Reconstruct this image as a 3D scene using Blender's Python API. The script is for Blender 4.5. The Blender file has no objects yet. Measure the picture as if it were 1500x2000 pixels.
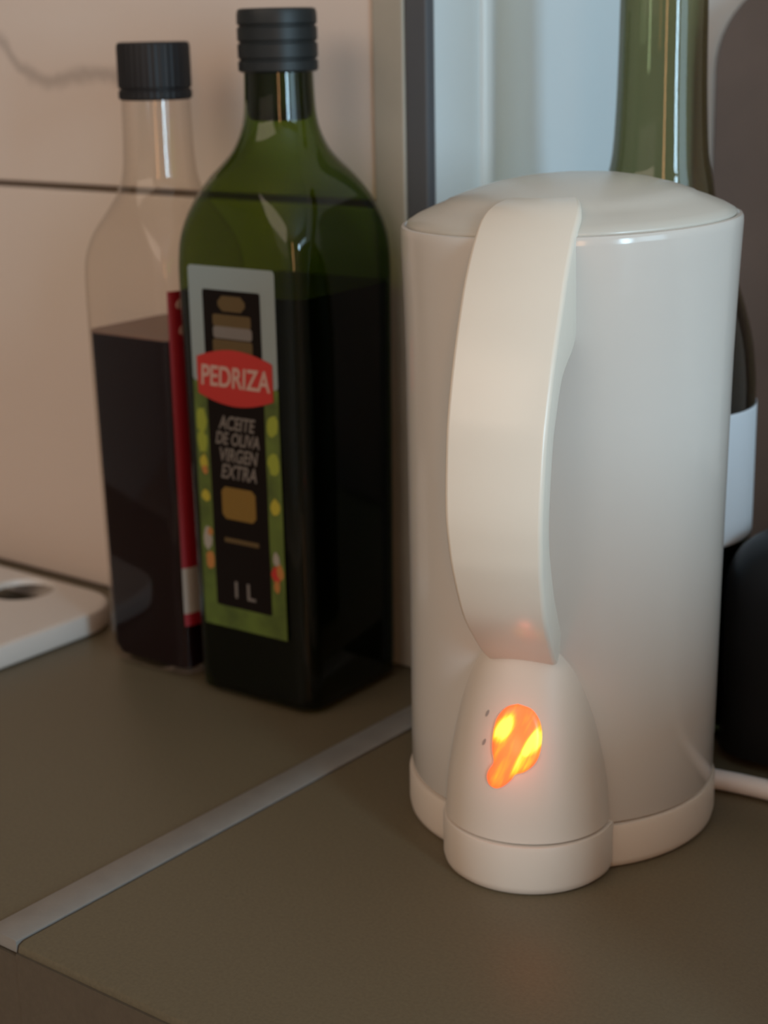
import bpy, bmesh, math, random
from mathutils import Vector, Matrix
random.seed(7)
S = bpy.context.scene
C = S.collection

# ------------------------------------------------------------------ camera
cam_d = bpy.data.cameras.new('camera')
cam = bpy.data.objects.new('camera', cam_d); C.objects.link(cam)
R_ = Vector((0.78961563, 0.61328461, -0.01972659))
D_ = Vector((0.15394606, -0.22912422, -0.96114656))
F_ = Vector((-0.59397623, 0.75589952, -0.27533281))
m = Matrix.Identity(4)
for i in range(3):
    m[i][0] = R_[i]; m[i][1] = -D_[i]; m[i][2] = -F_[i]
m[0][3], m[1][3], m[2][3] = 0.43519778, -0.33676159, 0.31
cam.matrix_world = m
cam_d.sensor_fit = 'HORIZONTAL'; cam_d.sensor_width = 36.0
cam_d.lens = 36.0 * 3280 / 1500
cam_d.clip_start = 0.02
cam_d.dof.use_dof = True; cam_d.dof.focus_distance = 0.55; cam_d.dof.aperture_fstop = 16.0
S.camera = cam

# ------------------------------------------------------------------ world, lights, exposure
w = bpy.data.worlds.new('world'); S.world = w; w.use_nodes = True
w.node_tree.nodes['Background'].inputs[0].default_value = (0.55, 0.75, 1.0, 1)
w.node_tree.nodes['Background'].inputs[1].default_value = 0.6
S.view_settings.view_transform = 'Standard'; S.view_settings.look = 'None'
S.view_settings.gamma = 1.0; S.view_settings.use_curve_mapping = False
S.view_settings.exposure = 0.0

def area(name, loc, target, sx, sy, power, col):
    l = bpy.data.lights.new(name, 'AREA'); l.shape = 'RECTANGLE'; l.size = sx; l.size_y = sy
    l.energy = power; l.color = col
    o = bpy.data.objects.new(name, l); C.objects.link(o); o.location = loc
    o.rotation_euler = (Vector(target) - Vector(loc)).to_track_quat('-Z', 'Y').to_euler()
    return o
# daylight through the tall narrow window in the right wall
area('window_daylight', (2.30, -0.72, 0.60), (0, -0.72, 0.60), 0.27, 0.98, 25, (0.56, 0.83, 1.0))
# added wide cool fill beside it, softens the bottle's shadow on the panel
area('soft_cool_fill', (2.34, 0.02, 0.66), (0, 0.02, 0.5), 0.80, 0.90, 9.5, (0.58, 0.84, 1.0))
# low orange sunlight coming through the curtain next to it
area('curtain_glow', (2.0, -2.25, 0.80), (0.0, 0.2, 0.3), 0.26, 1.35, 9.0, (1.0, 0.50, 0.22))
# warm ceiling lamp of the room, to the left behind the viewer
area('ceiling_lamp_glow', (-0.20, -1.45, 1.50), (-0.05, -0.2, 0.0), 1.9, 1.5, 19, (1.0, 0.79, 0.63))
# added broad warm fill at the far wall behind the viewer, no door there
area('frontal_warm_fill', (-0.25, -3.06, 0.85), (-0.25, 0.0, 0.55), 2.6, 1.4, 4.0, (1.0, 0.77, 0.62))
# beam of low sun falling on the pale floor in front of the worktop; it bounces up onto the fronts
sp = bpy.data.lights.new('sunbeam', 'SPOT'); sp.energy = 40; sp.color = (1.0, 0.86, 0.70); sp.spot_size = math.radians(46); sp.spot_blend = 0.4; sp.shadow_soft_size = 0.05
so = bpy.data.objects.new('sunbeam', sp); C.objects.link(so); so.location = (2.2, -2.9, 1.3)
so.rotation_euler = (Vector((-0.1, -1.25, -0.9)) - Vector(so.location)).to_track_quat('-Z', 'Y').to_euler()

# ------------------------------------------------------------------ materials
def mat(name, col, rough=0.5, metal=0.0, spec=0.5, coat=0.0, bump=0.0, bscale=200.0, var=0.0, vscale=30.0, em=None):
    mt = bpy.data.materials.new(name); mt.use_nodes = True
    nt = mt.node_tree; b = nt.nodes['Principled BSDF']
    b.inputs['Base Color'].default_value = (*col, 1); b.inputs['Roughness'].default_value = rough
    b.inputs['Metallic'].default_value = metal; b.inputs['Specular IOR Level'].default_value = spec
    b.inputs['Coat Weight'].default_value = coat
    tc = nt.nodes.new('ShaderNodeTexCoord')
    if var > 0:
        n = nt.nodes.new('ShaderNodeTexNoise'); n.inputs['Scale'].default_value = vscale; n.inputs['Detail'].default_value = 5
        nt.links.new(tc.outputs['Object'], n.inputs['Vector'])
        r = nt.nodes.new('ShaderNodeValToRGB')
        r.color_ramp.elements[0].color = (*[c * (1 - var) for c in col], 1); r.color_ramp.elements[0].position = 0.3
        r.color_ramp.elements[1].color = (*[min(1, c * (1 + var)) for c in col], 1); r.color_ramp.elements[1].position = 0.7
        nt.links.new(n.outputs['Fac'], r.inputs['Fac']); nt.links.new(r.outputs['Color'], b.inputs['Base Color'])
    if bump > 0:
        n2 = nt.nodes.new('ShaderNodeTexNoise'); n2.inputs['Scale'].default_value = bscale; n2.inputs['Detail'].default_value = 3
        nt.links.new(tc.outputs['Object'], n2.inputs['Vector'])
        bp = nt.nodes.new('ShaderNodeBump'); bp.inputs['Strength'].default_value = bump; bp.inputs['Distance'].default_value = 0.001
        nt.links.new(n2.outputs['Fac'], bp.inputs['Height']); nt.links.new(bp.outputs['Normal'], b.inputs['Normal'])
    if em:
        b.inputs['Emission Color'].default_value = (*em[:3], 1); b.inputs['Emission Strength'].default_value = em[3]
    return mt

def thin_glass(name, tint, edge, rough=0.03, ior=1.5, gl=1.0):
    """thin-walled coloured bottle glass: tinted see-through plus a clear reflection, denser at grazing angles"""
    mt = bpy.data.materials.new(name); mt.use_nodes = True
    nt = mt.node_tree; nt.nodes.clear()
    out = nt.nodes.new('ShaderNodeOutputMaterial')
    tr = nt.nodes.new('ShaderNodeBsdfTransparent'); gl_ = nt.nodes.new('ShaderNodeBsdfGlossy')
    gl_.inputs['Roughness'].default_value = rough; gl_.inputs['Color'].default_value = (gl, gl, gl, 1)
    lw = nt.nodes.new('ShaderNodeLayerWeight'); lw.inputs['Blend'].default_value = 0.35
    rp = nt.nodes.new('ShaderNodeValToRGB')
    rp.color_ramp.elements[0].color = (*tint, 1); rp.color_ramp.elements[0].position = 0.15
    rp.color_ramp.elements[1].color = (*edge, 1); rp.color_ramp.elements[1].position = 0.95
    nt.links.new(lw.outputs['Facing'], rp.inputs['Fac'])
    nt.links.new(rp.outputs['Color'], tr.inputs['Color'])
    # Schlick reflectance, the same from both sides of the thin wall
    lf = nt.nodes.new('ShaderNodeLayerWeight'); lf.inputs['Blend'].default_value = 0.5
    pw = nt.nodes.new('ShaderNodeMath'); pw.operation = 'POWER'; pw.inputs[1].default_value = 4.0
    nt.links.new(lf.outputs['Facing'], pw.inputs[0])
    fr = nt.nodes.new('ShaderNodeMath'); fr.operation = 'MULTIPLY_ADD'; fr.inputs[1].default_value = 0.75; fr.inputs[2].default_value = 0.034
    nt.links.new(pw.outputs[0], fr.inputs[0])
    mx = nt.nodes.new('ShaderNodeMixShader')
    nt.links.new(fr.outputs[0], mx.inputs['Fac'])
    nt.links.new(tr.outputs[0], mx.inputs[1]); nt.links.new(gl_.outputs[0], mx.inputs[2])
    nt.links.new(mx.outputs[0], out.inputs['Surface'])
    return mt

M = {}
M['plastic'] = mat('white_plastic', (0.82, 0.745, 0.64), 0.27, spec=0.5, bump=0.05, bscale=120)
M['plastic_base'] = mat('white_plastic_base', (0.72, 0.63, 0.54), 0.42, spec=0.4)
M['lid'] = mat('greyish_white_lid', (0.60, 0.575, 0.515), 0.25, spec=0.5)
M['shell'] = mat('cool_white_plastic_shell', (0.655, 0.62, 0.575), 0.15, spec=0.5, bump=0.05, bscale=120)
M['groove'] = mat('seam_shadow_gap', (0.30, 0.27, 0.24), 0.6)
M['counter'] = mat('taupe_laminate', (0.130, 0.103, 0.062), 0.42, spec=0.4, bump=0.12, bscale=900, var=0.10, vscale=700)
M['counter_edge'] = mat('laminate_edge', (0.088, 0.066, 0.044), 0.5, spec=0.35, bump=0.1, bscale=600, var=0.08, vscale=400)
M['alu'] = mat('satin_aluminium', (0.31, 0.29, 0.265), 0.5, metal=0.4, bump=0.1, bscale=500, var=0.06, vscale=90)
M['cabinet'] = mat('cabinet_board', (0.30, 0.26, 0.22), 0.5)
M['wall'] = mat('wall_plaster', (0.62, 0.58, 0.54), 0.8, bump=0.3, bscale=60, var=0.03)
M['grout'] = mat('tile_grout', (0.24, 0.19, 0.15), 0.9)
M['floor'] = mat('floor_boards', (0.60, 0.50, 0.40), 0.5, var=0.2, vscale=6)
M['beige_trim'] = mat('beige_trim_paint', (0.40, 0.36, 0.295), 0.45, var=0.05, vscale=40)
M['dark_trim'] = mat('dark_grey_metal', (0.085, 0.09, 0.10), 0.45, spec=0.5)
M['panel'] = mat('pale_blue_white_lacquer', (0.70, 0.77, 0.79), 0.32, spec=0.5, var=0.02, vscale=8)
M['black_cap'] = mat('black_cap_plastic', (0.012, 0.011, 0.012), 0.5, spec=0.3)
M['green_cap'] = mat('dark_cap_plastic', (0.014, 0.017, 0.018), 0.45, spec=0.35)
M['pourer'] = mat('dark_pourer', (0.03, 0.02, 0.016), 0.4)
M['clear_glass'] = thin_glass('clear_glass', (0.975, 0.955, 0.93), (0.72, 0.67, 0.61))
M['green_glass'] = thin_glass('green_glass', (0.37, 0.47, 0.12), (0.16, 0.26, 0.05))
M['olive_glass'] = thin_glass('olive_glass', (0.49, 0.46, 0.30), (0.16, 0.155, 0.07))
M['vinegar'] = mat('dark_red_vinegar', (0.010, 0.003, 0.004), 0.5, spec=0.05)
M['vinegar_top'] = mat('vinegar_surface', (0.22, 0.13, 0.10), 0.4, spec=0.3)
M['oil'] = mat('dark_oil', (0.004, 0.005, 0.003), 0.3, spec=0.15)
M['wine'] = mat('dark_wine', (0.012, 0.011, 0.006), 0.3, spec=0.15)
M['red_label'] = mat('red_label_print', (0.25, 0.006, 0.014), 0.5)
M['white_label'] = mat('white_label_print', (0.33, 0.30, 0.26), 0.6)
M['frame_grey'] = mat('label_pale_frame', (0.25, 0.30, 0.30), 0.55)
M['frame_green'] = mat('label_green_frame', (0.085, 0.125, 0.018), 0.55, var=0.35, vscale=70)
M['lab_black'] = mat('label_black', (0.009, 0.006, 0.005), 0.6, spec=0.1)
M['lab_red'] = mat('label_bright_red', (0.46, 0.024, 0.018), 0.5)
M['lab_pink'] = mat('label_lettering_pale', (0.50, 0.33, 0.28), 0.6)
M['lab_grey'] = mat('label_lettering_grey', (0.17, 0.15, 0.135), 0.6)
M['lab_gold'] = mat('label_gold', (0.20, 0.115, 0.015), 0.5)
M['lab_gold2'] = mat('label_gold_dim', (0.10, 0.062, 0.018), 0.5)
M['lab_yellow'] = mat('label_yellow_fleck', (0.42, 0.36, 0.03), 0.55)
M['lab_lime'] = mat('label_lime_fleck', (0.27, 0.32, 0.03), 0.55)
M['lab_orange'] = mat('label_orange_fleck', (0.42, 0.17, 0.04), 0.55)
M['blue_label'] = mat('pale_paper_label', (0.62, 0.68, 0.74), 0.6)
M['tray'] = mat('white_tray_plastic', (0.66, 0.60, 0.55), 0.4)
M['black_app'] = mat('black_appliance_plastic', (0.012, 0.012, 0.013), 0.38, spec=0.35)
M['board'] = mat('dark_brown_wood', (0.13, 0.085, 0.065), 0.5, var=0.2, vscale=12)
M['cord'] = mat('white_cord', (0.78, 0.74, 0.74), 0.45)
M['frame_white'] = mat('window_frame_paint', (0.75, 0.74, 0.7), 0.4)
M['mark'] = mat('grey_switch_mark', (0.35, 0.31, 0.28), 0.5)

def tile_material():
    """off-white glazed tile with one soft dark line running across its face"""
    mt = mat('off_white_tile', (0.73, 0.625, 0.555), 0.34, spec=0.4, bump=0.05, bscale=90)
    nt = mt.node_tree; b = nt.nodes['Principled BSDF']
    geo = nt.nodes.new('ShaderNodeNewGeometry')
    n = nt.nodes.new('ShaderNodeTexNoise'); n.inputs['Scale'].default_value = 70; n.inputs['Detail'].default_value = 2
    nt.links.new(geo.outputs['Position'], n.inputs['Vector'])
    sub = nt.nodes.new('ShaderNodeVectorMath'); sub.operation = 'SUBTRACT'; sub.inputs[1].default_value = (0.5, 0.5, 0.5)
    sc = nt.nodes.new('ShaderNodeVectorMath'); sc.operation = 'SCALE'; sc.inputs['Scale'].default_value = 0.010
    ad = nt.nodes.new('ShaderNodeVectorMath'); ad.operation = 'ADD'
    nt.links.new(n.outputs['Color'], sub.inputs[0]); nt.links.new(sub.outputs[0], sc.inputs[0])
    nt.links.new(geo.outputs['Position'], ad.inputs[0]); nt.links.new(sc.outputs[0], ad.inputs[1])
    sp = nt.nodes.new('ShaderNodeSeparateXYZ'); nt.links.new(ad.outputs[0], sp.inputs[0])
    # height of the dark line as a function of x
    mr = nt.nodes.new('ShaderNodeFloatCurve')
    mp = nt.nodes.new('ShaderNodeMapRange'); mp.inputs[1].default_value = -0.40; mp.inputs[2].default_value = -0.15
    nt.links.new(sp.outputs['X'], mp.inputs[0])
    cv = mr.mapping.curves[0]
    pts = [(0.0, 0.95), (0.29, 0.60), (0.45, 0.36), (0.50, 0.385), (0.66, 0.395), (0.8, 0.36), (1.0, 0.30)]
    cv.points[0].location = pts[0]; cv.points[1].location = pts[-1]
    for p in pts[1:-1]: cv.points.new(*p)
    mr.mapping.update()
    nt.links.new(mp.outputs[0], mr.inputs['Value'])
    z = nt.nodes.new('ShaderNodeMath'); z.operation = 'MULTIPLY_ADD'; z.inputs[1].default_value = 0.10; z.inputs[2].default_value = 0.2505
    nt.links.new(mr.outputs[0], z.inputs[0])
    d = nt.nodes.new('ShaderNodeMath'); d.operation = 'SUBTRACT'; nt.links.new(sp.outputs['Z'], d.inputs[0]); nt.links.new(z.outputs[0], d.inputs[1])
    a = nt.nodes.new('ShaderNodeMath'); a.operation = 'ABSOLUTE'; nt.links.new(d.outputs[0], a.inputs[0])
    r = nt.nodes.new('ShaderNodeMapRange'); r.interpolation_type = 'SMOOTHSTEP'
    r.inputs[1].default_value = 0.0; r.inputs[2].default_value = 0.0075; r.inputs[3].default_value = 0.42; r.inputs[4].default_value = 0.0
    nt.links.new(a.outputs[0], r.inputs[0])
    # the dark line only exists between x = -0.40 and x = -0.22
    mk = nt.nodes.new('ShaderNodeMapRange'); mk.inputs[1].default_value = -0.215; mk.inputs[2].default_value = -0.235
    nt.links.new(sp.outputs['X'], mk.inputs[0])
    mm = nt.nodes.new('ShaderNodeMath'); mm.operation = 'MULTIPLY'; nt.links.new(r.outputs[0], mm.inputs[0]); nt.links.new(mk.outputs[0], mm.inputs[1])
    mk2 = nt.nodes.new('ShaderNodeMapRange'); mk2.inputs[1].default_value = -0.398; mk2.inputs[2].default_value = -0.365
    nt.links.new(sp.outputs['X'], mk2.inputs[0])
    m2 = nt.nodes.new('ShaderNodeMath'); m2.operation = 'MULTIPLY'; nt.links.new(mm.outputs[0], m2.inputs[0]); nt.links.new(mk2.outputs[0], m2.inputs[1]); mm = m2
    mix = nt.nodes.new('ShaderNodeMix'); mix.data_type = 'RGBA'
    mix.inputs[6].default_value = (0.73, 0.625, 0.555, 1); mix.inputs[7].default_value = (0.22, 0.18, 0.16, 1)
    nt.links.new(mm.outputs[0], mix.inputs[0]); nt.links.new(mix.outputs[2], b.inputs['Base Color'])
    return mt
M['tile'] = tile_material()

def lamp_material():
    """lit orange switch lens: hot spots and slanted light streaks painted into its glow"""
    mt = bpy.data.materials.new('glowing_orange_lens'); mt.use_nodes = True
    nt = mt.node_tree; b = nt.nodes['Principled BSDF']
    b.inputs['Base Color'].default_value = (0.9, 0.25, 0.05, 1); b.inputs['Roughness'].default_value = 0.3
    tc = nt.nodes.new('ShaderNodeTexCoord'); sp = nt.nodes.new('ShaderNodeSeparateXYZ'); nt.links.new(tc.outputs['Object'], sp.inputs[0])
    def spot(cx, cz, rx, rz):
        def ax(sock, c, r):
            s = nt.nodes.new('ShaderNodeMath'); s.operation = 'SUBTRACT'; s.inputs[1].default_value = c; nt.links.new(sock, s.inputs[0])
            q = nt.nodes.new('ShaderNodeMath'); q.operation = 'DIVIDE'; q.inputs[1].default_value = r; nt.links.new(s.outputs[0], q.inputs[0])
            p = nt.nodes.new('ShaderNodeMath'); p.operation = 'MULTIPLY'; nt.links.new(q.outputs[0], p.inputs[0]); nt.links.new(q.outputs[0], p.inputs[1])
            return p
        a = ax(shear.outputs[0], cx, rx); c_ = ax(sp.outputs['Z'], cz, rz)
        ad = nt.nodes.new('ShaderNodeMath'); ad.operation = 'ADD'; nt.links.new(a.outputs[0], ad.inputs[0]); nt.links.new(c_.outputs[0], ad.inputs[1])
        mr = nt.nodes.new('ShaderNodeMapRange'); mr.interpolation_type = 'SMOOTHSTEP'
        mr.inputs[1].default_value = 1.6; mr.inputs[2].default_value = 0.0; mr.inputs[3].default_value = 0; mr.inputs[4].default_value = 1
        nt.links.new(ad.outputs[0], mr.inputs[0]); return mr
    shear = nt.nodes.new('ShaderNodeMath'); shear.operation = 'MULTIPLY_ADD'; shear.inputs[1].default_value = -0.45
    nt.links.new(sp.outputs['Z'], shear.inputs[0]); nt.links.new(sp.outputs['Y'], shear.inputs[2])   # slanted streaks
    # lens-local: Y = sideways (s), Z = height
    k = lambda s, z: s - 0.45 * z
    s1 = spot(k(-0.0032, 0.0635), 0.0635, 0.0034, 0.0058); s2 = spot(k(0.0080, 0.0590), 0.0590, 0.0030, 0.0060)
    s3 = spot(k(0.0045, 0.0520), 0.0520, 0.0030, 0.0060)
    add = nt.nodes.new('ShaderNodeMath'); add.operation = 'MAXIMUM'; nt.links.new(s1.outputs[0], add.inputs[0]); nt.links.new(s2.outputs[0], add.inputs[1])
    h3 = nt.nodes.new('ShaderNodeMath'); h3.operation = 'MULTIPLY'; h3.inputs[1].default_value = 0.55; nt.links.new(s3.outputs[0], h3.inputs[0])
    ad2 = nt.nodes.new('ShaderNodeMath'); ad2.operation = 'MAXIMUM'; nt.links.new(add.outputs[0], ad2.inputs[0]); nt.links.new(h3.outputs[0], ad2.inputs[1])
    # streaks
    cmb = nt.nodes.new('ShaderNodeCombineXYZ'); 
    zz = nt.nodes.new('ShaderNodeMath'); zz.operation = 'MULTIPLY'; zz.inputs[1].default_value = 0.18; nt.links.new(sp.outputs['Z'], zz.inputs[0])
    nt.links.new(shear.outputs[0], cmb.inputs['X']); nt.links.new(zz.outputs[0], cmb.inputs['Y'])
    n = nt.nodes.new('ShaderNodeTexNoise'); n.inputs['Scale'].default_value = 420; n.inputs['Detail'].default_value = 2; nt.links.new(cmb.outputs[0], n.inputs['Vector'])
    ns = nt.nodes.new('ShaderNodeMath'); ns.operation = 'MULTIPLY_ADD'; ns.inputs[1].default_value = 1.5; ns.inputs[2].default_value = -0.72; nt.links.new(n.outputs['Fac'], ns.inputs[0])
    tot = nt.nodes.new('ShaderNodeMath'); tot.operation = 'ADD'; tot.use_clamp = True; nt.links.new(ad2.outputs[0], tot.inputs[0]); nt.links.new(ns.outputs[0], tot.inputs[1])
    rp = nt.nodes.new('ShaderNodeValToRGB'); e = rp.color_ramp.elements
    e[0].color = (1.0, 0.10, 0.03, 1); e[0].position = 0.0
    e[1].color = (1.0, 0.95, 0.12, 1); e[1].position = 0.85
    x = e.new(0.35); x.color = (1.0, 0.27, 0.02, 1); x = e.new(0.6); x.color = (1.0, 0.60, 0.02, 1)
    nt.links.new(tot.outputs[0], rp.inputs['Fac'])
    nt.links.new(rp.outputs['Color'], b.inputs['Emission Color']); b.inputs['Emission Strength'].default_value = 1.05
    return mt
M['lens'] = lamp_material()

# ------------------------------------------------------------------ helpers
def tag(o, label=None, cat=None, group=None, kind=None):
    if label: o['label'] = label
    if cat: o['category'] = cat
    if group: o['group'] = group
    if kind: o['kind'] = kind
    return o
def obj(name, bm, m_, parent=None, smooth=True, bevel=0, seg=2, angle=40):
    bmesh.ops.recalc_face_normals(bm, faces=bm.faces)
    me = bpy.data.meshes.new(name); bm.to_mesh(me); bm.free()
    if m_ is not None: me.materials.append(m_)
    if smooth:
        for p in me.polygons: p.use_smooth = True
        me.set_sharp_from_angle(angle=math.radians(angle))
    o = bpy.data.objects.new(name, me); C.objects.link(o)
    if parent: o.parent = parent
    if bevel:
        md = o.modifiers.new('bevel', 'BEVEL'); md.width = bevel; md.segments = seg; md.limit_method = 'ANGLE'; md.angle_limit = math.radians(35)
    return o
def empty(name, loc=(0, 0, 0), rz=0):
    o = bpy.data.objects.new(name, None); C.objects.link(o); o.location = loc; o.rotation_euler = (0, 0, rz); o.empty_display_size = 0.02
    return o
def box(bm, x0, x1, y0, y1, z0, z1):
    v = [bm.verts.new((x, y, z)) for z in (z0, z1) for y in (y0, y1) for x in (x0, x1)]
    for f in ((0, 1, 3, 2), (4, 6, 7, 5), (0, 4, 5, 1), (2, 3, 7, 6), (0, 2, 6, 4), (1, 5, 7, 3)):
        bm.faces.new([v[i] for i in f])
def B(*a):
    bm = bmesh.new(); box(bm, *a); return bm
def loft(bm, rings, cap0=True, cap1=True, closed=True):
    vr = [[bm.verts.new(p) for p in r] for r in rings]
    n = len(vr[0])
    for a, b in zip(vr, vr[1:]):
        for i in range(n if closed else n - 1):
            j = (i + 1) % n
            bm.faces.new((a[i], a[j], b[j], b[i]))
    if cap0: bm.faces.new(vr[0][::-1])
    if cap1: bm.faces.new(vr[-1])
    return vr
def circ(r, z, n=64, cx=0, cy=0):
    return [(cx + r * math.cos(2 * math.pi * i / n), cy + r * math.sin(2 * math.pi * i / n), z) for i in range(n)]
def lathe(prof, n=64, cap0=True, cap1=True):
    bm = bmesh.new(); loft(bm, [circ(r, z, n) for r, z in prof], cap0, cap1); return bm
def rsq(h, r, z, k=9):
    """rounded square outline, half side h, corner radius r"""
    r = min(r, h - 1e-5); pts = []
    for q, (sx, sy) in enumerate(((1, 1), (-1, 1), (-1, -1), (1, -1))):
        for i in range(k):
            a = math.pi / 2 * (q + i / (k - 1))
            pts.append((sx * (h - r) + r * math.cos(a), sy * (h - r) + r * math.sin(a), z))
    return pts
def smooth_prof(P, sub=5):
    """Catmull-Rom through tuples"""
    out = []
    for i in range(len(P) - 1):
        p0 = P[max(i - 1, 0)]; p1 = P[i]; p2 = P[i + 1]; p3 = P[min(i + 2, len(P) - 1)]
        for s in range(sub):
            t = s / sub
            out.append(tuple(0.5 * (2 * b + (c - a) * t + (2 * a - 5 * b + 4 * c - d) * t * t + (3 * b - a - 3 * c + d) * t ** 3) for a, b, c, d in zip(p0, p1, p2, p3)))
    out.append(tuple(P[-1])); return out
def lerp(x, xs, ys):
    if x <= xs[0]: return ys[0]
    for i in range(len(xs) - 1):
        if x <= xs[i + 1]:
            t = (x - xs[i]) / (xs[i + 1] - xs[i]); return ys[i] + (ys[i + 1] - ys[i]) * t
    return ys[-1]
def tube(pts, r, n=12):
    bm = bmesh.new(); rings = []
    for i, p in enumerate(pts):
        p = Vector(p); t = (Vector(pts[min(i + 1, len(pts) - 1)]) - Vector(pts[max(i - 1, 0)])).normalized()
        u = t.cross(Vector((0, 0, 1))); u = u.normalized() if u.length > 1e-4 else Vector((1, 0, 0)); v = t.cross(u)
        rings.append([tuple(p + (u * math.cos(2 * math.pi * k / n) + v * math.sin(2 * math.pi * k / n)) * r) for k in range(n)])
    loft(bm, rings); return bm
def text_mesh(name, s, size, m_, parent, loc, rot=(math.pi / 2, 0, 0), sx=1.0, shear=0.0, depth=0.00008, bold=0.0):
    cu = bpy.data.curves.new('txt', 'FONT'); cu.body = s; cu.size = size; cu.align_x = 'CENTER'; cu.align_y = 'CENTER'
    cu.extrude = depth; cu.shear = shear; cu.offset = bold; cu.space_character = 1.0
    tmp = bpy.data.objects.new('txt', cu); C.objects.link(tmp)
    bpy.context.view_layer.update()
    me = bpy.data.meshes.new_from_object(tmp.evaluated_get(bpy.context.evaluated_depsgraph_get()))
    bpy.data.objects.remove(tmp); bpy.data.curves.remove(cu)
    me.materials.clear(); me.materials.append(m_); me.name = name
    o = bpy.data.objects.new(name, me); C.objects.link(o); o.parent = parent
    o.location = loc; o.rotation_euler = rot; o.scale = (sx, 1, 1)
    return o

# ------------------------------------------------------------------ the setting
YW = 0.296      # face of the tiled wall
YB = 0.556      # face of the wall at the back of the recess
BEADY = 0.3435      # face of the recessed panel
FL = -0.90
st = lambda o: tag(o, kind='structure')
st(obj('floor', B(-2.6, 2.4, -3.1, 0.75, FL - 0.05, FL), M['floor'], smooth=False))
st(obj('ceiling', B(-2.6, 2.4, -3.1, 0.75, 1.60, 1.65), M['wall'], smooth=False))
st(obj('wall_left', B(-2.7, -2.6, -3.1, 0.75, FL, 1.60), M['wall'], smooth=False))
st(obj('wall_front', B(-2.7, 2.5, -3.2, -3.1, FL, 1.60), M['wall'], smooth=False))
bm = bmesh.new()   # right wall with its window opening (y -1.17..-0.27, z 0.10..1.50 )
box(bm, 2.4, 2.5, -3.1, -1.17, FL, 1.60); box(bm, 2.4, 2.5, 0.46, 0.75, FL, 1.60); box(bm, 2.4, 2.5, -0.42, 0.46, FL, 0.16); box(bm, 2.4, 2.5, -0.42, 0.46, 1.16, 1.60)
box(bm, 2.4, 2.5, -1.17, -0.42, FL, 0.08); box(bm, 2.4, 2.5, -1.17, -0.42, 1.08, 1.60)
wr = st(obj('wall_right', bm, M['wall'], smooth=False))
bm = bmesh.new()
for a in ((-1.17, -1.13, 0.08, 1.08), (-0.47, -0.43, 0.08, 1.08), (-1.13, -0.47, 0.08, 0.11), (-1.13, -0.47, 1.04, 1.08)):
    box(bm, 2.40, 2.46, a[0], a[1], a[2], a[3])
win = st(obj('window_1', bm, M['frame_white'], smooth=False))
bm = bmesh.new()
for a in ((-0.42, -0.38, 0.16, 1.16), (0.42, 0.46, 0.16, 1.16), (-0.38, 0.42, 0.16, 0.20), (-0.38, 0.42, 1.12, 1.16)):
    box(bm, 2.40, 2.46, a[0], a[1], a[2], a[3])
st(obj('fill_window_frame', bm, M['frame_white'], smooth=False))  # frame and wall opening added for the soft cool fill
wb = st(obj('wall_back', B(-2.6, -0.0444, YW + 0.006, 0.75, FL, 1.60), M['grout'], smooth=False))
# tiles of the left stretch of the wall: each one a piece, joints recessed
for r, (z0, z1) in enumerate(((0.001, 0.2290), (0.2325, 0.4605), (0.4640, 0.692))):
    for c_ in range(3):
        x1 = -0.0626 - c_ * 0.6035
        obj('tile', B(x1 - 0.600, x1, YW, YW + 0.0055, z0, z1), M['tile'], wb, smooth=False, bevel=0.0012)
st(obj('wall_recess', B(-0.0444, 2.4, YB, 0.75, FL, 1.60), M['wall'], smooth=False))
st(obj('wall_return', B(-0.0443, -0.0322, YW + 0.0062, YB - 0.0005, FL, 1.60), M['panel'], smooth=False))
tr1 = st(obj('trim_1', B(-0.0625, -0.0444, YW - 0.0015, YW + 0.0059, 0.0005, 1.60), M['beige_trim'], smooth=False, bevel=0.001))
tr2 = st(obj('trim_2', B(-0.0443, -0.0319, YW - 0.0005, YW + 0.0060, 0.0005, 1.60), M['dark_trim'], smooth=False, bevel=0.001))
# glossy rounded bead running up the pale return wall
bm = bmesh.new(); loft(bm, [[(-0.0322 + 0.0035 * math.sin(a), BEADY + 0.0055 * math.cos(a), z) for a in [math.pi * i / 12 for i in range(13)]] for z in (0.0005, 1.6)], True, True, True)
st(obj('trim_3', bm, M['panel']))

# ------------------------------------------------------------------ worktops
def worktop(name, x0, x1, yb, label):
    t = empty(name, (0, 0, 0)); tag(t, label, 'worktop')
    prof = [(0.0035, -0.0500), (0.0035, -0.0035), (0.0030, -0.0012), (0.0048, -0.0003), (0.0070, 0.0)]
    bm = bmesh.new()
    loft(bm, [[(x, y, z) for y, z in [(0.004, -0.038), (0.0008, -0.036), (0.0, -0.030), (0.0, -0.0030), (0.0008, -0.0009), (0.0030, 0.0), (yb, 0.0), (yb, -0.038)]] for x in (x0, x1)])
    obj('top_slab', bm, M['counter'], t)
    bm = B(x0, x1, -0.0012, -0.00005, -0.0375, -0.0034)
    obj('front_edge_band', bm, M['counter_edge'], t, smooth=False)
    return t
worktop('worktop', 0.0006, 2.39, YB - 0.001, 'brown laminate worktop under the white kettle, right of the metal joint')
wl = worktop('worktop', -2.59, -0.0172, YW - 0.0005, 'brown laminate worktop under the two square bottles, left of the metal joint')
obj('edge_filler', B(-0.0172, 0.0004, -0.0010, 0.0060, -0.0375, -0.0045), M['counter_edge'], wl, smooth=False)
bm = bmesh.new()
loft(bm, [[(x, y, z) for x, z in [(-0.0168, -0.004), (-0.0168, 0.0002), (-0.0160, 0.0008), (-0.0015, 0.0008), (-0.0006, 0.0003), (-0.0006, -0.004)]] for y in (0.0003, YW - 0.0025)])
tag(obj('worktop_joint_strip', bm, M['alu']), 'flat satin metal strip joining the two brown worktops', 'strip')
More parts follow.
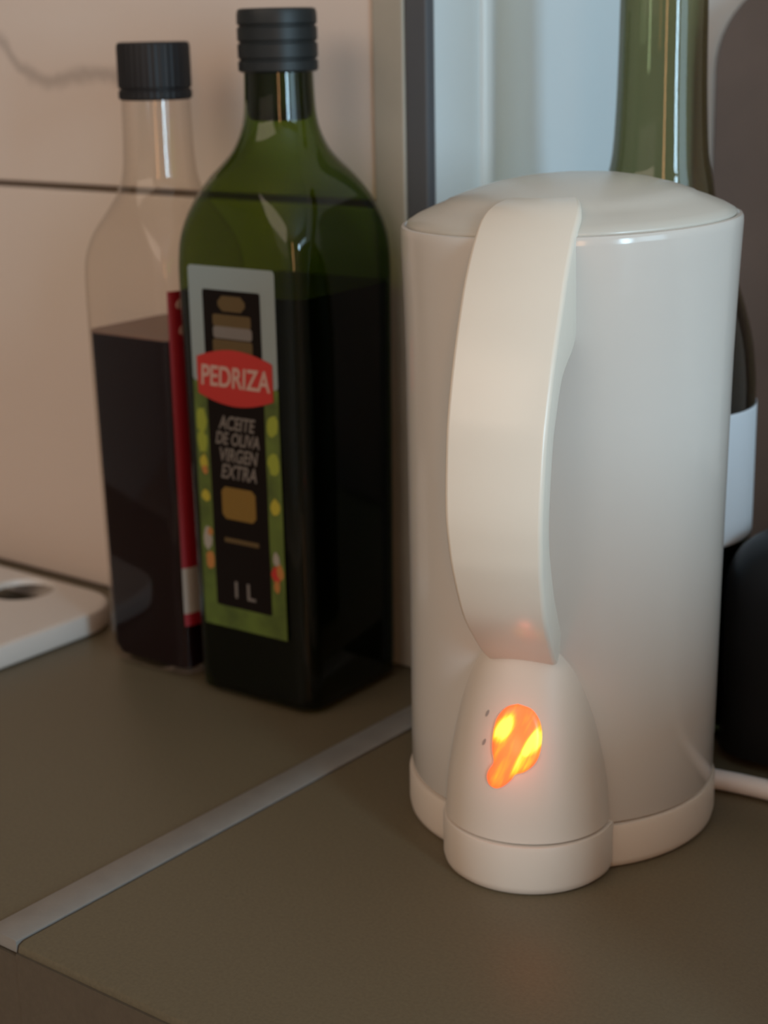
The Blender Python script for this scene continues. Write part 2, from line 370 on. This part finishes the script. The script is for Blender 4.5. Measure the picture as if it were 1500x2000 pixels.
cab = empty('base_cabinet', (0, 0, FL)); tag(cab, 'base cabinet standing below the brown worktops', 'cabinet')
obj('carcass', B(-2.58, 2.38, 0.025, YW - 0.003, 0.0, -FL - 0.0385), M['cabinet'], cab, smooth=False)
for i in range(8):
    obj('cabinet_door', B(-2.575 + i * 0.619, -2.575 + i * 0.619 + 0.615, 0.006, 0.0245, 0.08, -FL - 0.045), M['cabinet'], cab, smooth=False, bevel=0.002)

# ------------------------------------------------------------------ kettle  (local frame: +X = towards the handle)
KC = (0.0955, 0.2108); PHI = math.radians(-71.6)
ket = empty('electric_kettle', (KC[0], KC[1], 0.0003), PHI)
tag(ket, 'tall white plastic electric kettle with strap handle and glowing orange switch light', 'kettle')
LAT = Vector((R_[0], R_[1], 0)).normalized(); LAT.rotate(Matrix.Rotation(-PHI, 3, 'Z'))   # picture-right, in kettle frame
def tilt(x, y, z):
    """the rim climbs slightly to the picture's right, towards the spout side"""
    t = max(0.0, min(1.0, (z - 0.19) / 0.05)); t = t * t * (3 - 2 * t)
    return z + t * 0.030 * (x * LAT.x + y * LAT.y)
NB = 128
def kring(r, z, spout=0.0, n=NB):
    out = []
    for i in range(n):
        a = 2 * math.pi * i / n
        d = (a - math.pi) / 0.30
        rr = r + spout * math.exp(-d * d)
        x, y = rr * math.cos(a) + LAT.x * 0.0014 * z / 0.24, rr * math.sin(a) + LAT.y * 0.0014 * z / 0.24
        out.append((x, y, tilt(x, y, z)))
    return out
bm = bmesh.new()
prof = [(0.0590, 0.0185, 0), (0.0612, 0.0190, 0), (0.0616, 0.0200, 0), (0.0618, 0.05, 0), (0.0620, 0.10, 0), (0.0624, 0.15, 0), (0.0628, 0.19, 0),
        (0.0632, 0.205, 0.001), (0.0636, 0.218, 0.005), (0.0641, 0.230, 0.011), (0.0644, 0.2375, 0.014), (0.0643, 0.2395, 0.0145), (0.0638, 0.2405, 0.014), (0.0628, 0.2408, 0.013), (0.0600, 0.2395, 0.010)]
loft(bm, [kring(*p) for p in prof])
obj('body', bm, M['shell'], ket)
# lid: low dome with a raised inner disc
bm = bmesh.new()
prof = [(0.0600, 0.2385, 0.010), (0.0618, 0.2408, 0.012), (0.0614, 0.2420, 0.012), (0.0580, 0.2440, 0.008), (0.052, 0.2466, 0.003), (0.0475, 0.2483, 0), (0.0465, 0.2490, 0),
        (0.040, 0.2514, 0), (0.030, 0.2542, 0), (0.020, 0.2560, 0), (0.010, 0.2569, 0), (0.002, 0.2571, 0)]
loft(bm, [kring(*p) for p in prof])
obj('lid', bm, M['lid'], ket, angle=60)
# base ring: round foot plus the foot of the switch housing
bm = bmesh.new()
def podring(z, w_, d_, cx, n=72):
    return [(cx + d_ * math.cos(2 * math.pi * i / n), w_ * math.sin(2 * math.pi * i / n), z) for i in range(n)]
loft(bm, [circ(r, z, NB) for r, z in [(0.0608, 0.0), (0.0622, 0.0012), (0.0627, 0.0035), (0.0627, 0.0160), (0.0622, 0.0178), (0.0600, 0.0182)]])
loft(bm, [podring(z, r, r, 0.0516) for r, z in [(0.0312, 0.0), (0.0326, 0.0012), (0.0332, 0.0035), (0.0332, 0.0180), (0.0328, 0.0196), (0.0315, 0.0201)]])
obj('base', bm, M['plastic_base'], ket)
bm = bmesh.new()
loft(bm, [circ(r, z, NB) for r, z in [(0.0596, 0.0178), (0.0596, 0.0192)]])
loft(bm, [podring(z, 0.0306, 0.0306, 0.0516) for z in (0.0196, 0.0215)])
obj('seam', bm, M['groove'], ket)
# switch housing (bell-shaped pod under the handle)
PZ = [0.0, 0.0205, 0.035, 0.050, 0.065, 0.080, 0.088]
PW = [0.0332, 0.0318, 0.0308, 0.0287, 0.0258, 0.0220, 0.0190]
PF = [0.0848, 0.0838, 0.0825, 0.0795, 0.0755, 0.0700, 0.0660]
podp = smooth_prof(list(zip(PZ[1:], PW[1:], PF[1:])), 5)
def pod_w(z): return lerp(z, [p[0] for p in podp], [p[1] for p in podp])
def pod_f(z): return lerp(z, [p[0] for p in podp], [p[2] for p in podp])
def pod_rho(s, z):
    w_ = pod_w(z); f = pod_f(z); d_ = w_ * 0.95
    return f - d_ + d_ * math.sqrt(max(0.0, 1 - (s / w_) ** 2))
bm = bmesh.new()
rings = [podring(0.0208, 0.0305, 0.0290, PF[1] - 0.0302)]
for z, w_, f in podp:
    rings.append(podring(z + (0.0006 if z < 0.021 else 0), w_, w_ * 0.95, f - w_ * 0.95))
zt, wt, ft = podp[-1]
rings.append(podring(zt + 0.0022, wt * 0.90, wt * 0.82, ft - wt * 0.95)); rings.append(podring(zt + 0.003, wt * 0.6, wt * 0.5, ft - wt * 0.95))
loft(bm, rings); obj('switch_housing', bm, M['plastic_base'], ket)
# glowing lens on the housing, the blurred light trail built in as a lobe
LP = [(0.0012, .0720), (-0.0020, .0710), (-0.0045, .0690), (-0.0066, .0655), (-0.0075, .0600), (-0.0073, .0545), (-0.0064, .0505), (-0.0082, .0472), (-0.0088, .0445),
      (-0.0076, .0420), (-0.0050, .0412), (-0.0022, .0424), (0.0006, .0450), (0.0022, .0472), (0.0055, .0484), (0.0086, .0510), (0.0102, .0545), (0.0107, .0590), (0.0104, .0632), (0.0090, .0672), (0.0060, .0706)]
LPs = smooth_prof(LP + [LP[0]], 4)[:-1]
bm = bmesh.new(); cs = (0.0012, 0.0570)
rings = []
for k, hgt in ((1.0, -0.0006), (1.0, 0.0004), (0.97, 0.0008), (0.85, 0.0012), (0.6, 0.0014), (0.3, 0.0015), (0.04, 0.0015)):
    rg = []
    for s, z in LPs:
        s2 = cs[0] + (s - cs[0]) * k; z2 = cs[1] + (z - cs[1]) * k
        rg.append((pod_rho(s2, z2) + hgt, s2, z2))
    rings.append(rg)
loft(bm, rings); tag(obj('indicator_light', bm, M['lens'], ket, angle=80), 'lit orange window with yellow hot spots')
for s, z in ((-0.0106, 0.0668), (-0.0110, 0.0565)):
    bm = bmesh.new(); loft(bm, [[(pod_rho(s + 0.0006 * math.cos(a) + 0.4 * 0.0016 * math.sin(a), z + 0.0016 * math.sin(a)) + h_, s + 0.0006 * math.cos(a) + 0.0005 * math.sin(a), z + 0.0013 * math.sin(a)) for a in [2 * math.pi * i / 12 for i in range(12)]] for h_ in (-0.0001, 0.00012)])
    tag(obj('switch_mark', bm, M['mark'], ket), 'small faint grey printed mark')
# handle: outer curve, inner curve, width
HP = [(0.0180, 0.2480, 0.018, 0.2400, 0.0160), (0.0300, 0.2520, 0.028, 0.2410, 0.0225), (0.0430, 0.2518, 0.038, 0.2370, 0.0305), (0.0535, 0.2485, 0.045, 0.2300, 0.0355), (0.0640, 0.2412, 0.0520, 0.2210, 0.0362), (0.0740, 0.2303, 0.0570, 0.2110, 0.0365),
      (0.0815, 0.2185, 0.0625, 0.2030, 0.0365), (0.0902, 0.2030, 0.0775, 0.1950, 0.0360), (0.0970, 0.1870, 0.0850, 0.1830, 0.0356), (0.1003, 0.1755, 0.0886, 0.1735, 0.0352), (0.1030, 0.1525, 0.0913, 0.1530, 0.0345),
      (0.1012, 0.1380, 0.0896, 0.1410, 0.0336), (0.0978, 0.1265, 0.0857, 0.1325, 0.0326), (0.0890, 0.1090, 0.0775, 0.1180, 0.0312), (0.0770, 0.0955, 0.0670, 0.1060, 0.0292), (0.0685, 0.0875, 0.0580, 0.0960, 0.0275), (0.0600, 0.0820, 0.050, 0.0880, 0.0260)]
HPs = smooth_prof(HP, 4)
bm = bmesh.new(); rings = []
for ro, zo, ri, zi, wd in HPs:
    o_ = Vector((ro, 0, zo)); i_ = Vector((ri, 0, zi)); ax = (o_ - i_); T = ax.length; ax.normalize(); mid = (o_ + i_) / 2
    hw = wd / 2; hd = T / 2; cr = min(0.0017, hd * 0.8); rg = []
    for q, (sx, sy) in enumerate(((1, 1), (-1, 1), (-1, -1), (1, -1))):
        for k in range(6):
            a = math.pi / 2 * (q + k / 5)
            u = sx * (hw - cr) + cr * math.cos(a); v = sy * (hd - cr) + cr * math.sin(a)
            crown = 0.0018 * (1 - (u / hw) ** 2) if v > 0 else 0.0    # gently convex outer face
            p = mid + ax * (v + crown - (0.0009 if v > 0 else 0))
            rg.append((p.x, u, tilt(p.x, u, p.z) if p.z > 0.2 else p.z))
    rings.append(rg)
loft(bm, rings); obj('handle', bm, M['plastic'], ket, angle=60)
# the small neon lamp inside the switch lights the plastic round it
nl = bpy.data.lights.new('switch_lamp_glow', 'POINT'); nl.energy = 0.006; nl.color = (1.0, 0.16, 0.08); nl.shadow_soft_size = 0.004
no = bpy.data.objects.new('switch_lamp_glow', nl); C.objects.link(no); no.parent = ket; no.location = (0.0885, 0.0012, 0.0590)
# power cord
Pi = Matrix.Rotation(-PHI, 4, 'Z')
def kl(x, y, z): v = Pi @ Vector((x - KC[0], y - KC[1], z)); return tuple(v)
cp = smooth_prof([(0.112, 0.245, 0.0062), (0.128, 0.2515, 0.0056), (0.143, 0.2565, 0.0048), (0.153, 0.2588, 0.0045), (0.167, 0.2600, 0.0045), (0.200, 0.2615, 0.0045), (0.250, 0.2630, 0.0045), (0.295, 0.2680, 0.0045), (0.322, 0.2850, 0.0045), (0.331, 0.32, 0.0045), (0.333, 0.40, 0.0045), (0.333, 0.50, 0.0045), (0.333, 0.553, 0.0045)], 6)
obj('power_cord', tube([kl(*p) for p in cp], 0.0043, 14), M['cord'], ket)

# ------------------------------------------------------------------ bottles
def bottle_mesh(P, sub=3):
    bm = bmesh.new()
    loft(bm, [rsq(h, r, z) for z, h, r in smooth_prof(P, sub)]); return bm
def ribbed_cap(r, z0, z1, ribs, grooves):
    bm = bmesh.new(); n = 144; rings = []
    prof = [(r * 0.93, z0), (r, z0 + 0.0008)]
    for g in grooves:
        prof += [(r, g - 0.0009), (r * 0.955, g - 0.0003), (r * 0.955, g + 0.0003), (r, g + 0.0009)]
    prof += [(r * 0.995, z1 - 0.0022), (r * 0.97, z1 - 0.0006), (r * 0.90, z1), (r * 0.4, z1)]
    for rr, z in prof:
        rg = []
        for i in range(n):
            a = 2 * math.pi * i / n
            q = rr - (0.00035 if (i % 4 < 2) and ribs and rr > r * 0.96 else 0)
            rg.append((q * math.cos(a), q * math.sin(a), z))
        rings.append(rg)
    loft(bm, rings); return bm
def wrap_strip(h, r, z0, z1, i0, i1, off):
    """thin strip following the rounded-square outline from index i0 to i1"""
    P = rsq(h + off, r + off, 0.0); Q = rsq(h + off * 0.2, r + off * 0.2, 0.0)
    bm = bmesh.new(); n = len(P)
    idx = [(i0 + k) % n for k in range((i1 - i0) + 1)]
    vs = []
    for i in idx:
        vs.append([bm.verts.new((P[i][0], P[i][1], z0)), bm.verts.new((P[i][0], P[i][1], z1)), bm.verts.new((Q[i][0], Q[i][1], z1)), bm.verts.new((Q[i][0], Q[i][1], z0))])
    for a, b in zip(vs, vs[1:]):
        for k in range(4): bm.faces.new((a[k], b[k], b[(k + 1) % 4], a[(k + 1) % 4]))
    bm.faces.new(vs[0]); bm.faces.new(vs[-1][::-1]); return bm

# --- clear square bottle with dark vinegar
lb = empty('vinegar_bottle', (-0.1553, 0.2455, 0.0003), math.radians(0.5))
tag(lb, 'clear glass square bottle with black cap, half full of dark red vinegar', 'bottle')
P = [(0.0, 0.0252, 0.008), (0.0025, 0.0277, 0.008), (0.008, 0.0284, 0.008), (0.06, 0.0289, 0.008), (0.11, 0.0294, 0.008), (0.16, 0.0298, 0.008), (0.190, 0.0300, 0.0083), (0.199, 0.0299, 0.0085), (0.206, 0.0296, 0.009), (0.213, 0.0286, 0.0105), (0.220, 0.0272, 0.014), (0.228, 0.0243, 0.018),
     (0.236, 0.0212, 0.0205), (0.244, 0.0184, 0.0184), (0.252, 0.0173, 0.0173), (0.262, 0.0168, 0.0168), (0.276, 0.0165, 0.0165), (0.284, 0.0162, 0.0162)]
o = obj('glass', bottle_mesh(P), M['clear_glass'], lb)
bm = bmesh.new(); loft(bm, [rsq(h, r, z) for z, h, r in [(0.004, 0.0255, 0.007), (0.009, 0.0272, 0.007), (0.1705, 0.0286, 0.007)]])
obj('vinegar', bm, M['vinegar'], lb)
bm = bmesh.new(); loft(bm, [rsq(0.0287, 0.007, z) for z in (0.1707, 0.1717)]); obj('vinegar_surface', bm, M['vinegar_top'], lb)
obj('cap', ribbed_cap(0.0174, 0.2805, 0.3070, True, (0.2855,)), M['black_cap'], lb, angle=30)
# red label on its right face; the outline index runs counter-clockwise from +X: 27 = mid front-right corner
z_ = [(0.0285, 0.0350, 'red_label'), (0.0350, 0.0585, 'white_label'), (0.0585, 0.1945, 'red_label')]
par = None
for a, b_, mm in z_[::-1]:
    o = obj('side_label' if par is None else ('label_band' if mm == 'white_label' else 'label_foot'), wrap_strip(0.0300, 0.008, a, b_, 31, 36, 0.0004), M[mm], par or lb, smooth=True)
    if par is None: par = tag(o, 'red paper label with a white band near its foot')
for zz, yy in ((0.1885, -0.0215), (0.1760, -0.0205)):
    bm = bmesh.new()
    loft(bm, [[(x, yy + 0.0028 * math.cos(a) + 0.001 * math.sin(a), zz + 0.0026 * math.sin(a)) for a in [2 * math.pi * i / 10 for i in range(10)]] for x in (0.0301, 0.0306)])
    obj('label_mark', bm, M['lab_pink'], par)

# --- green square olive oil bottle
GC = (-0.0817, 0.2508)
gb = empty('olive_oil_bottle', (GC[0], GC[1], 0.0003), math.radians(2.0))
tag(gb, 'dark green square olive oil bottle with tall black, green and red front label', 'bottle')
P = [(0.0, 0.0325, 0.010), (0.003, 0.0356, 0.010), (0.009, 0.0365, 0.010), (0.06, 0.0369, 0.010), (0.11, 0.0373, 0.010), (0.16, 0.0376, 0.010), (0.192, 0.0378, 0.010), (0.203, 0.0379, 0.010), (0.212, 0.0378, 0.0105), (0.220, 0.0375, 0.0120), (0.228, 0.0366, 0.0150), (0.238, 0.0343, 0.0195), (0.247, 0.0305, 0.0235),
     (0.253, 0.0264, 0.0240), (0.259, 0.0222, 0.0222), (0.266, 0.0187, 0.0187), (0.273, 0.0168, 0.0168), (0.282, 0.0160, 0.0160), (0.296, 0.0156, 0.0156)]
obj('glass', bottle_mesh(P), M['green_glass'], gb)
bm = bmesh.new(); loft(bm, [rsq(h, r, z) for z, h, r in [(0.005, 0.0340, 0.009), (0.010, 0.0350, 0.009), (0.197, 0.0362, 0.009)]])
obj('olive_oil', bm, M['oil'], gb)
obj('pourer', lathe([(0.0125, 0.272), (0.0145, 0.274), (0.0150, 0.278), (0.0150, 0.295)]), M['pourer'], gb)
obj('cap', ribbed_cap(0.0180, 0.2930, 0.3205, False, (0.2985, 0.3060, 0.3130)), M['green_cap'], gb, angle=30)
# front label, layers a fraction of a millimetre thick, on the -Y face
y0 = -0.0379
def lab(name, x0, x1, z0, z1, lay, mm, par, cut=0.0):
    bm = bmesh.new(); yy = y0 - lay * 0.00012; yb = y0 - (lay - 1) * 0.00012
    pts = [(x0 + cut, z0), (x1 - cut, z0), (x1, z0 + cut), (x1, z1 - cut), (x1 - cut, z1), (x0 + cut, z1), (x0, z1 - cut), (x0, z0 + cut)] if cut else [(x0, z0), (x1, z0), (x1, z1), (x0, z1)]
    loft(bm, [[(x, y, z) for x, z in pts] for y in (yb, yy)])
    return obj(name, bm, mm, par, smooth=False)
L = lab('front_label', -0.0265, 0.0243, 0.1560, 0.2095, 1, M['frame_grey'], gb, 0.0012)
L['label'] = 'tall printed label, pale frame above and green frame below'
lab('label_lower_frame', -0.0265, 0.0243, 0.0370, 0.1560, 1, M['frame_green'], L)
lab('label_black_panel', -0.0182, 0.0158, 0.0478, 0.1990, 2, M['lab_black'], L, 0.0008)
lab('label_seal', -0.009, 0.0070, 0.1895, 0.1965, 3, M['lab_gold2'], L, 0.0025)
lab('label_print', -0.0125, 0.0100, 0.1825, 0.1880, 3, M['lab_grey'], L, 0.0008).data.materials[0] = M['lab_gold2']
lab('label_print', -0.0125, 0.0105, 0.1770, 0.1825, 3, M['lab_grey'], L, 0.001)
lab('label_print', -0.0130, 0.0105, 0.1700, 0.1765, 3, M['lab_gold2'], L, 0.0008)
# red barrel-shaped emblem
bm = bmesh.new(); pts = []
xl, xr, zc, hs, hm = -0.0232, 0.0215, 0.1590, 0.0085, 0.0130
for i in range(25):
    t = i / 24; pts.append((xl + (xr - xl) * t, zc + hs + (hm - hs) * math.sin(math.pi * t) ** 0.9))
for i in range(25):
    t = 1 - i / 24; pts.append((xl + (xr - xl) * t, zc - hs - (hm - hs) * math.sin(math.pi * t) ** 0.9))
loft(bm, [[(x, y, z) for x, z in pts] for y in (y0 - 0.0001, y0 - 0.0006)])
emb = obj('label_emblem', bm, M['lab_red'], L, smooth=False)
text_mesh('lettering', 'PEDRIZA', 0.0135, M['lab_pink'], L, (-0.0008, y0 - 0.0007, 0.1588), sx=0.78, bold=0.00022, shear=0.1)
for i, (s_, zz, sz) in enumerate((('ACEITE', 0.1375, 0.0088), ('DE OLIVA', 0.1300, 0.0082), ('VIRGEN', 0.1222, 0.0090), ('EXTRA', 0.1142, 0.0095))):
    text_mesh('lettering', s_, sz, M['lab_grey'], L, (-0.0012, y0 - 0.00035, zz), sx=0.74, bold=0.00018, shear=0.25)
lab('label_gold_patch', -0.0120, 0.0085, 0.0915, 0.1070, 3, M['lab_gold'], L, 0.0022)
lab('label_fine_line', -0.0115, 0.0095, 0.0800, 0.0822, 3, M['lab_gold2'], L, 0.0004)
text_mesh('lettering', '1 L', 0.0115, M['lab_grey'], L, (-0.0012, y0 - 0.00035, 0.0565), bold=0.00018)
# flecks of flowers and olives in the green frame
fl = [(-0.0225, 0.1370, 0.0035, 0.0070, 'lab_lime'), (-0.0225, 0.1270, 0.0030, 0.0055, 'lab_lime'), (-0.0222, 0.1170, 0.0026, 0.0040, 'lab_yellow'), (-0.0222, 0.1010, 0.0026, 0.0030, 'lab_yellow'), (-0.0220, 0.1135, 0.0018, 0.0022, 'lab_orange'),
      (-0.0222, 0.0800, 0.0025, 0.0060, 'white_label'), (-0.0215, 0.0690, 0.0026, 0.0050, 'lab_orange'), (-0.0205, 0.0835, 0.0018, 0.0020, 'lab_orange'), 
      (0.0200, 0.1390, 0.0035, 0.0055, 'lab_lime'), (0.0200, 0.1215, 0.0035, 0.0050, 'lab_lime'), (0.0200, 0.1010, 0.0032, 0.0045, 'lab_yellow'), (0.0195, 0.0760, 0.0022, 0.0035, 'white_label'),
      (0.0192, 0.0685, 0.0030, 0.0048, 'lab_red'), (0.0215, 0.0700, 0.0022, 0.0036, 'lab_orange'), (0.0195, 0.0625, 0.0018, 0.0030, 'lab_orange')]
for k, (x, z, rx, rz, mm) in enumerate(fl):
    bm = bmesh.new(); n = 12; lay = 2.2 + 0.15 * k
    jit = [random.uniform(0.8, 1.15) for _ in range(n)]
    loft(bm, [[(x + rx * jit[i] * math.cos(2 * math.pi * i / n), y, z + rz * jit[i] * math.sin(2 * math.pi * i / n)) for i in range(n)] for y in (y0 - 0.00005, y0 - 0.00012 * (1 + 0.1 * lay))])
    obj('label_fleck', bm, M[mm], L, smooth=False)

# --- tall olive-green wine bottle behind the kettle
tb = empty('wine_bottle', (0.0760, 0.3180, 0.0003), 0)
tag(tb, 'tall round olive green glass bottle standing behind the white kettle', 'bottle')
P = [(0.0405, 0.0), (0.0435, 0.003), (0.0445, 0.010), (0.0445, 0.10), (0.0445, 0.150), (0.0437, 0.165), (0.0415, 0.180), (0.0365, 0.197), (0.0315, 0.210), (0.0275, 0.222), (0.0246, 0.235), (0.0228, 0.246), (0.0206, 0.257), (0.0193, 0.278), (0.0187, 0.300), (0.0184, 0.320), (0.0172, 0.360), (0.0160, 0.395), (0.0158, 0.400)]
P2 = smooth_prof(P, 3)
obj('glass', lathe(P2, 96), M['olive_glass'], tb)
obj('wine', lathe([(max(0.004, r - 0.003), z + 0.004) for r, z in P2 if z < 0.205], 72), M['wine'], tb)
obj('neck_ring', lathe([(0.0158, 0.386), (0.0178, 0.387), (0.0178, 0.396), (0.0158, 0.397)], 64), M['olive_glass'], tb)
obj('cork', lathe([(0.0110, 0.380), (0.0110, 0.402), (0.0125, 0.404), (0.0125, 0.415), (0.0115, 0.417)], 48), mat('cork', (0.35, 0.22, 0.12), 0.8, var=0.2, vscale=300), tb)
bm = bmesh.new(); rings = []
for z in (0.0900, 0.0915, 0.1475, 0.1490):
    ins = 0.03 if z in (0.0900, 0.1490) else 0.0
    rings.append([(0.0448 * math.cos(a), 0.0448 * math.sin(a), z) for a in [math.radians(-118 + ins * 57 + (166 - 2 * ins * 57) * i / 48) for i in range(49)]])
vr = loft(bm, rings, False, False, False)
sol = obj('paper_label', bm, M['blue_label'], tb); md = sol.modifiers.new('thick', 'SOLIDIFY'); md.thickness = 0.0003; md.offset = 1
tag(sol, 'pale bluish white paper label')

# ------------------------------------------------------------------ white tray at the left
def tray():
    bm = bmesh.new()
    A = (-0.2135, 0.170); 
    x1, yb, yf = -0.2145, 0.2640, 0.1300; x0 = -0.50; rc = 0.030; T = 0.0130
    def outline(ins, z):
        pts = []
        for (cx, cy, a0) in ((x1 - rc, yb - rc, 0), (x0 + rc, yb - rc, 90), (x0 + rc, yf + rc, 180), (x1 - rc, yf + rc, 270)):
            for k in range(9):
                a = math.radians(a0 + 90 * k / 8); pts.append((cx + (rc - ins) * math.cos(a), cy + (rc - ins) * math.sin(a), z))
        return pts
    return outline, T
outline, T = tray()
bm = bmesh.new(); loft(bm, [outline(0.0022, 0.0), outline(0.0004, 0.0015), outline(0.0, 0.004), outline(0.0, T - 0.003), outline(0.0008, T - 0.001), outline(0.0030, T), outline(0.0035, T)])
tr = obj('white_tray', bm, M['tray']); tr.location = (0, 0, 0.0004)
tag(tr, 'white plastic tray with rounded corners and round openings, at the wall left of the bottles', 'tray')
cutters = []
bm = bmesh.new(); loft(bm, [outline(0.0025, -0.005), outline(0.0035, T - 0.0028)]); cutters.append(bm)
# round openings cut through the top plate of the hollow tray
for (cx, cy, r) in ((-0.2770, 0.2400, 0.0175), (-0.2650, 0.1930, 0.0150), (-0.3270, 0.2400, 0.0175), (-0.3150, 0.1930, 0.0150), (-0.377, 0.2400, 0.0175)):
    bm = bmesh.new(); loft(bm, [circ(rr, z, 48, cx, cy) for rr, z in ((r, -0.0050), (r, 0.0115), (r + 0.0012, 0.0135), (r + 0.0016, 0.0150))])
    cutters.append(bm)
for bm in cutters:
    cutter = obj('cutter', bm, None)
    md = tr.modifiers.new('recess', 'BOOLEAN'); md.operation = 'DIFFERENCE'; md.object = cutter; md.solver = 'EXACT'
bpy.context.view_layer.update()
me = bpy.data.meshes.new_from_object(tr.evaluated_get(bpy.context.evaluated_depsgraph_get()))
tr.modifiers.clear(); tr.data = me
for o in [o for o in bpy.data.objects if o.name.startswith('cutter')]: bpy.data.objects.remove(o)
for p in me.polygons: p.use_smooth = True
me.set_sharp_from_angle(angle=math.radians(35))

# ------------------------------------------------------------------ dark things at the right
ap = empty('kitchen_appliance', (0.1235, 0.2825, 0.0004)); tag(ap, 'low black kitchen appliance with rounded top at the right edge, behind the white cord', 'appliance')
bm = bmesh.new(); rings = []
def appr(x, ins):
    pts = []; Wd, Ht, rc = 0.118, 0.101, 0.026
    for cy, cz, a0 in ((Wd - rc, Ht - rc, 0), (rc, Ht - rc, 90)):
        for k in range(9):
            a = math.radians(a0 + 90 * k / 8); pts.append((x, cy + (rc - ins) * math.cos(a), cz + (rc - ins) * math.sin(a)))
    pts += [(x, 0.0 + ins, 0.004), (x, Wd - ins, 0.004)]
    return pts
for k in range(8):
    a = math.pi / 2 * k / 7; rings.append(appr(0.022 * (1 - math.sin(a)), 0.020 * (1 - math.cos(a)))) 
rings = rings[::-1]
rings = [appr(0.0 + 0.022 * (1 - math.cos(math.pi / 2 * k / 7)), 0.020 * (1 - math.sin(math.pi / 2 * k / 7))) for k in range(8)]
rings += [appr(0.185 - 0.022 * (1 - math.cos(math.pi / 2 * k / 7)), 0.020 * (1 - math.sin(math.pi / 2 * k / 7))) for k in range(7, -1, -1)]
loft(bm, rings); obj('housing', bm, M['black_app'], ap)
for x in (0.03, 0.155):
    for y in (0.025, 0.093):
        obj('foot', (lambda b_: (bmesh.ops.translate(b_, verts=b_.verts, vec=(x, y, 0)), b_)[1])(lathe([(0.008, 0.0), (0.009, 0.001), (0.009, 0.0045)], 24)), M['black_app'], ap)
# unseen low box added right of view to keep window light off the kettle's foot
sb = empty('shade_box', (0.39, 0.040, 0.0004)); tag(sb, 'low dark box added out of view to shade the foot of the kettle', 'box')
obj('box_body', B(0.0, 0.26, 0.0, 0.225, 0.0, 0.140), M['board'], sb, smooth=False, bevel=0.006, seg=3)
obj('box_lid', B(-0.003, 0.263, -0.003, 0.228, 0.1405, 0.166), M['board'], sb, smooth=False, bevel=0.006, seg=3)
obj('lid_knob', (lambda b_: (bmesh.ops.translate(b_, verts=b_.verts, vec=(0.13, 0.1125, 0)), b_)[1])(lathe([(0.006, 0.1655), (0.006, 0.171), (0.012, 0.173), (0.012, 0.177), (0.008, 0.179)], 32)), M['alu'], sb)
# dark wooden board leaning on the recessed panel
bd = empty('chopping_board', (0.0, 0.5465, 0.0004)); tag(bd, 'tall dark brown board with rounded corner standing at the back wall behind the tall bottle', 'board')
bm = bmesh.new(); x0, x1, zt, rc = -0.0142, 0.230, 0.335, 0.050
pts = [(x0, 0.0), (x1, 0.0)]
for k in range(13):
    a = math.radians(90 * k / 12); pts.append((x1 - rc + rc * math.cos(a), zt - rc + rc * math.sin(a)))
for k in range(13):
    a = math.radians(90 + 90 * k / 12); pts.append((x0 + rc + rc * math.cos(a), zt - rc + rc * math.sin(a)))
loft(bm, [[(x, y, z) for x, z in pts] for y in (-0.006, 0.009)])
obj('board_panel', bm, M['board'], bd, bevel=0.0025)
